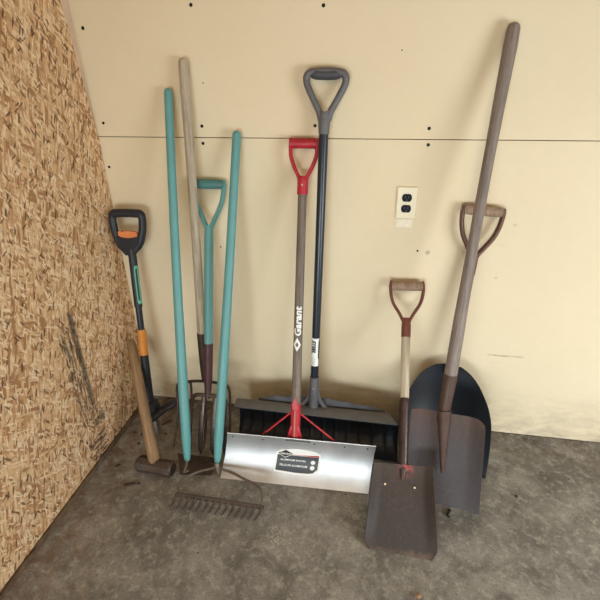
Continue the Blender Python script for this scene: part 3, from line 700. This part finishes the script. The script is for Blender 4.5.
T.part('socket', rod(-.01, .272, [(0, .0165), (.2, .0172), (.9, .0182), (1, .0150)], 18, True, bow=(0, -.002)), 'dark_socket')
def small(u, w_):   # w_ 0 at the lip, 1 at the shoulder
    BL, BR, TL, TR = V((1.078, -.640, .0015)), V((1.316, -.651, .0015)), V((1.094, -.430, .176)), V((1.293, -.440, .197))
    p = BL.lerp(BR, u).lerp(TL.lerp(TR, u), w_); nn = V((0, -.66, .75)); c = abs(2*u-1)
    side = max(0, (c-.72)/.28); p += nn*(.020*side**1.2*min(1, .25+w_*1.2))
    p -= nn*(.012*math.sin(PI*min(1, w_*1.0))*(1-side))
    if w_ > .8: p += nn*(.010*((w_-.8)/.2)**2*(1-c**2))
    r = .11                                             # softly rounded lower corners
    if w_ < r and c > .86: p.x += (-1 if u > .5 else 1)*.022*((r-w_)/r)**1.5*((c-.86)/.14)
    p.z = max(.0028+.004*w_, p.z); return p
bl = T.wpart('blade', sheet(32, 32, small, .0025), 'blade_small')
T.wpart('tang', tube([(1.197, -.444, .176), (1.1965, -.453, .168), (1.196, -.466, .157), (1.196, -.474, .150)], [.015, .012, .007, .002], 12, (0, 1, 0), .7), 'dark_socket', bl)
for x in (1.137, 1.237): T.wpart('rivet', tube([(x, -.492, .144), (x, -.494, .1465)], .0035, 10, (1, 0, 0)), 'silver', bl)

# ------------------------------------------------------------------ tall square-point shovel
T = Frame('square_shovel', 'tallest shovel, long tilted wooden handle and broad brown steel blade', 'shovel', (1.329, -.307, .329), (1.4075, -.0225, 1.545), 0, TOOLS)
L = T.L
T.part('handle', rod(.13, L, [(0, .0225), (.15, .0215), (.4, .0175), (.7, .0168), (.9, .0195), (.97, .0205), (1, .0185)], 20, True, bow=(-.004, 0)), 'wood_long')
T.part('socket', rod(-.03, .15, [(0, .0205), (.5, .0218), (1, .0238)], 20, False), 'rust_socket')
def longb(u, w_):
    BL, BR, TL, TR = V((1.205, -.412, .0015)), V((1.474, -.441, .0015)), V((1.213, -.296, .333)), V((1.464, -.309, .320))
    p = BL.lerp(BR, u).lerp(TL.lerp(TR, u), w_); nn = V((.08, -.93, .36)); c = abs(2*u-1)
    side = max(0, (c-.62)/.38); p += nn*(.030*side**1.4*(.35+.65*w_))
    p -= nn*(.010*math.sin(PI*w_)*(1-c*c))
    ra = .10
    if w_ > 1-ra and u > .9: q = (u-.9)/.1; h = (w_-(1-ra))/ra; p.z -= .018*q*q*h
    p.z = max(.003, p.z); return p
bl = T.wpart('blade', sheet(36, 32, longb, .0025), 'blade_long')
fg = Geo(); pts = [V((1.3285, -.312, .345)), V((1.331, -.324, .31)), V((1.334, -.346, .25)), V((1.338, -.372, .18)), V((1.341, -.392, .125))]
T.wpart('frog', tube(catmull(pts, 4), [.0245, .024, .0235, .023, .022, .021, .020, .0185, .017, .0155, .0135, .0125, .0115, .0105, .0095, .008, .005], 14, (0, 1, 0), .8), 'rust_socket', bl)

# ------------------------------------------------------------------ black scoop behind it
T = Frame('scoop_shovel', 'black rounded scoop shovel with wooden D-grip, standing behind the tall shovel', 'shovel', (1.371, -.085, .37), (1.4085, -.0225, .988), 0, TOOLS)
L = T.L
T.part('grip', tube([(-.062, 0, L), (-.035, 0, L), (0, 0, L), (.035, 0, L), (.062, 0, L)], [.0165, .0185, .0185, .0185, .0165], 18), 'wood_brown')
for s in (-1, 1):
    T.part('yoke_arm', tube(catmull([(s*.064, 0, L+.012), (s*.0665, 0, L-.012), (s*.063, 0, L-.050), (s*.051, 0, L-.090), (s*.028, 0, L-.130), (s*.010, 0, L-.160), (s*.008, 0, L-.185)], 5), .0085, 10, (0, 1, 0), 1.6), 'strap')
    T.part('grip_rivet', tube([(s*.060, 0, L), (s*.0745, 0, L)], .006, 10, (0, 0, 1)), 'silver')
T.part('yoke_socket', rod(L-.23, L-.145, [(0, .0172), (1, .0155)], 16, False), 'strap')
T.part('shaft', rod(-.02, L-.21, [(0, .0165), (1, .016)], 16, False), 'wood_brown')
def scoop(u, w_):
    t = w_; B0, T0 = V((1.369, -.272, .002)), V((1.366, -.074, .386)); ctr = B0.lerp(T0, t)
    hw = .160+.012*math.sin(PI*min(1, t*1.3)); k = max(0, (t-.46)/.54); hw *= math.sqrt(max(0.0, 1-k**2.05)) if k > 0 else 1
    hw = max(hw, .0005); s = 2*u-1
    ux = V((.995, -.02, -.06)); nn = V((0, .895, -.445)); depth = .062*(1-abs(s)**2.2)*min(1, (1-k**1.6)*1.0)*(.45+.55*min(1, t*2.2))
    flare = .010*max(0, abs(s)-.93)/.07
    p = ctr+ux*(s*hw)+nn*(depth-flare*0); p.z = max(.005, p.z); return p
T.wpart('scoop', sheet(44, 40, scoop, .004), 'scoop_black', smooth=50)

# ------------------------------------------------------------------ bits on the floor
def lump(name, loc, sx, sy, sz, mat, seed, label, cat, group=None, rz=0):
    bm = bmesh.new(); bmesh.ops.create_icosphere(bm, subdivisions=3, radius=1)
    vs = []
    for v in bm.verts:
        p = v.co*(1+.35*noise.noise(v.co*1.6+V((seed*3.1, 0, 0)))); vs.append(V((p.x*sx, p.y*sy, p.z*sz)))
    fs = [tuple(v.index for v in f.verts) for f in bm.faces]; bm.free()
    zmin = min(v.z for v in vs); vs = [V((v.x, v.y, v.z-zmin)) for v in vs]
    o = new_obj(name, vs, fs, M[mat], None, 60); o.location = loc; o.rotation_euler.z = rz
    return tag(o, label, cat, group)
GD = 'dark crumbs on the floor by the strand board'
lump('bark_sliver', (.172, -.524, 0), .024, .006, .004, 'debris', 1, 'long dark bark sliver on the floor in front of the sledgehammer head', 'bark', GD, .35)
lump('bark_chip', (.203, -.514, 0), .007, .005, .003, 'debris', 2, 'small bark chip at the right end of the long sliver', 'bark', GD)
lump('bark_chip', (.076, -.443, 0), .010, .006, .004, 'debris', 3, 'dark chip on the floor left of the sledgehammer, near the board wall', 'bark', GD, .6)
lump('bark_chip', (.051, -.255, 0), .008, .006, .003, 'debris', 4, 'dark crumb at the foot of the board wall behind the hammer handle', 'bark', GD, .2)
lump('bark_chip', (.100, -.315, 0), .007, .005, .003, 'debris', 5, 'dark crumb left of the hammer handle, lower of the two beside it', 'bark', GD)
lump('bark_chip', (.086, -.262, 0), .006, .005, .003, 'debris', 6, 'dark crumb left of the hammer handle, upper of the two beside it', 'bark', GD)
lump('bark_sliver', (.165, -.171, 0), .026, .005, .003, 'debris', 7, 'dark sliver on the floor under the weed puller pedal', 'bark', GD, .9)
lump('bark_chip', (.190, -.240, 0), .006, .005, .003, 'debris', 8, 'dark crumb on the floor left of the hoe handle', 'bark', GD)
pp = catmull([(1.370, -.441, .0045), (1.376, -.449, .006), (1.370, -.458, .006), (1.366, -.468, .005), (1.371, -.476, .0045)], 5)
tag(new_obj('rubber_scrap', *tube(pp, [.003]*4+[.0042]*(len(pp)-8)+[.003]*4, 8), M['scrap']), 'small curled black scrap on the floor right of the small shovel blade', 'scrap')
lump('pebble', (1.248, -.774, 0), .009, .008, .007, 'pebble', 9, 'tan pebble on the floor below the small shovel blade', 'pebble')
lump('pebble', (1.625, -.344, 0), .006, .005, .004, 'debris', 10, 'tiny dark pebble on the floor right of the tall shovel blade', 'pebble')

# ------------------------------------------------------------------ light
def area(name, loc, target, size, power, col, sy=None, spread=180):
    d_ = bpy.data.lights.new(name, 'AREA'); d_.energy = power; d_.color = col; d_.shape = 'RECTANGLE'; d_.size = size; d_.size_y = sy or size; d_.spread = math.radians(spread)
    o = bpy.data.objects.new(name, d_); COL.objects.link(o); o.location = loc
    o.rotation_euler = (V(target)-V(loc)).to_track_quat('-Z', 'Y').to_euler(); return o
area('garage_door_daylight', (3.1, -1.75, .75), (1.0, -.1, .65), 1.1, 40, (.92, .98, 1.0), .9)
area('driveway_daylight', (.45, -3.5, .55), (.8, 0, .35), 2.0, 16, (.87, .97, 1.0), .8, 80)
area('ceiling_lamp', (1.35, -2.6, 2.5), (.7, -.3, .6), 1.3, 15, (1.0, .70, .38), .9)
w = bpy.data.worlds.new('garage'); scene.world = w; w.use_nodes = True; nt = w.node_tree
bg = nt.nodes['Background']
tc = nt.nodes.new('ShaderNodeTexCoord'); sp_ = nt.nodes.new('ShaderNodeSeparateXYZ'); nt.links.new(tc.outputs['Generated'], sp_.inputs[0])
mr = nt.nodes.new('ShaderNodeMapRange'); mr.inputs['From Min'].default_value = -.2; mr.inputs['From Max'].default_value = 1
nt.links.new(sp_.outputs[2], mr.inputs[0])
nt.links.new(ramp(nt, mr.outputs[0], [(0, (.30, .29, .28, 1)), (.45, (.60, .585, .555, 1)), (1, (.66, .55, .40, 1))]), bg.inputs[0])
bg.inputs[1].default_value = .34

# ------------------------------------------------------------------ camera
cd = bpy.data.cameras.new('camera'); cam = bpy.data.objects.new('camera', cd); COL.objects.link(cam); scene.camera = cam
yaw, pitch, roll, Fpx = -.1805, .4657, -.0157, 458.86
f = V((math.sin(yaw)*math.cos(pitch), math.cos(yaw)*math.cos(pitch), -math.sin(pitch)))
rt = V((math.cos(yaw), -math.sin(yaw), 0)); up = rt.cross(f)
a = rt*math.cos(roll)+up*math.sin(roll); b_ = -rt*math.sin(roll)+up*math.cos(roll)
mt = Matrix((a, b_, -f)).transposed().to_4x4(); mt.translation = (1.0602, -1.6560, 1.4311); cam.matrix_world = mt
cd.sensor_width = 36; cd.lens = Fpx*36/600; cd.clip_start = .05

vs_ = scene.view_settings; vs_.view_transform = 'Standard'; vs_.look = 'None'; vs_.gamma = 1; vs_.use_curve_mapping = False; vs_.exposure = 0
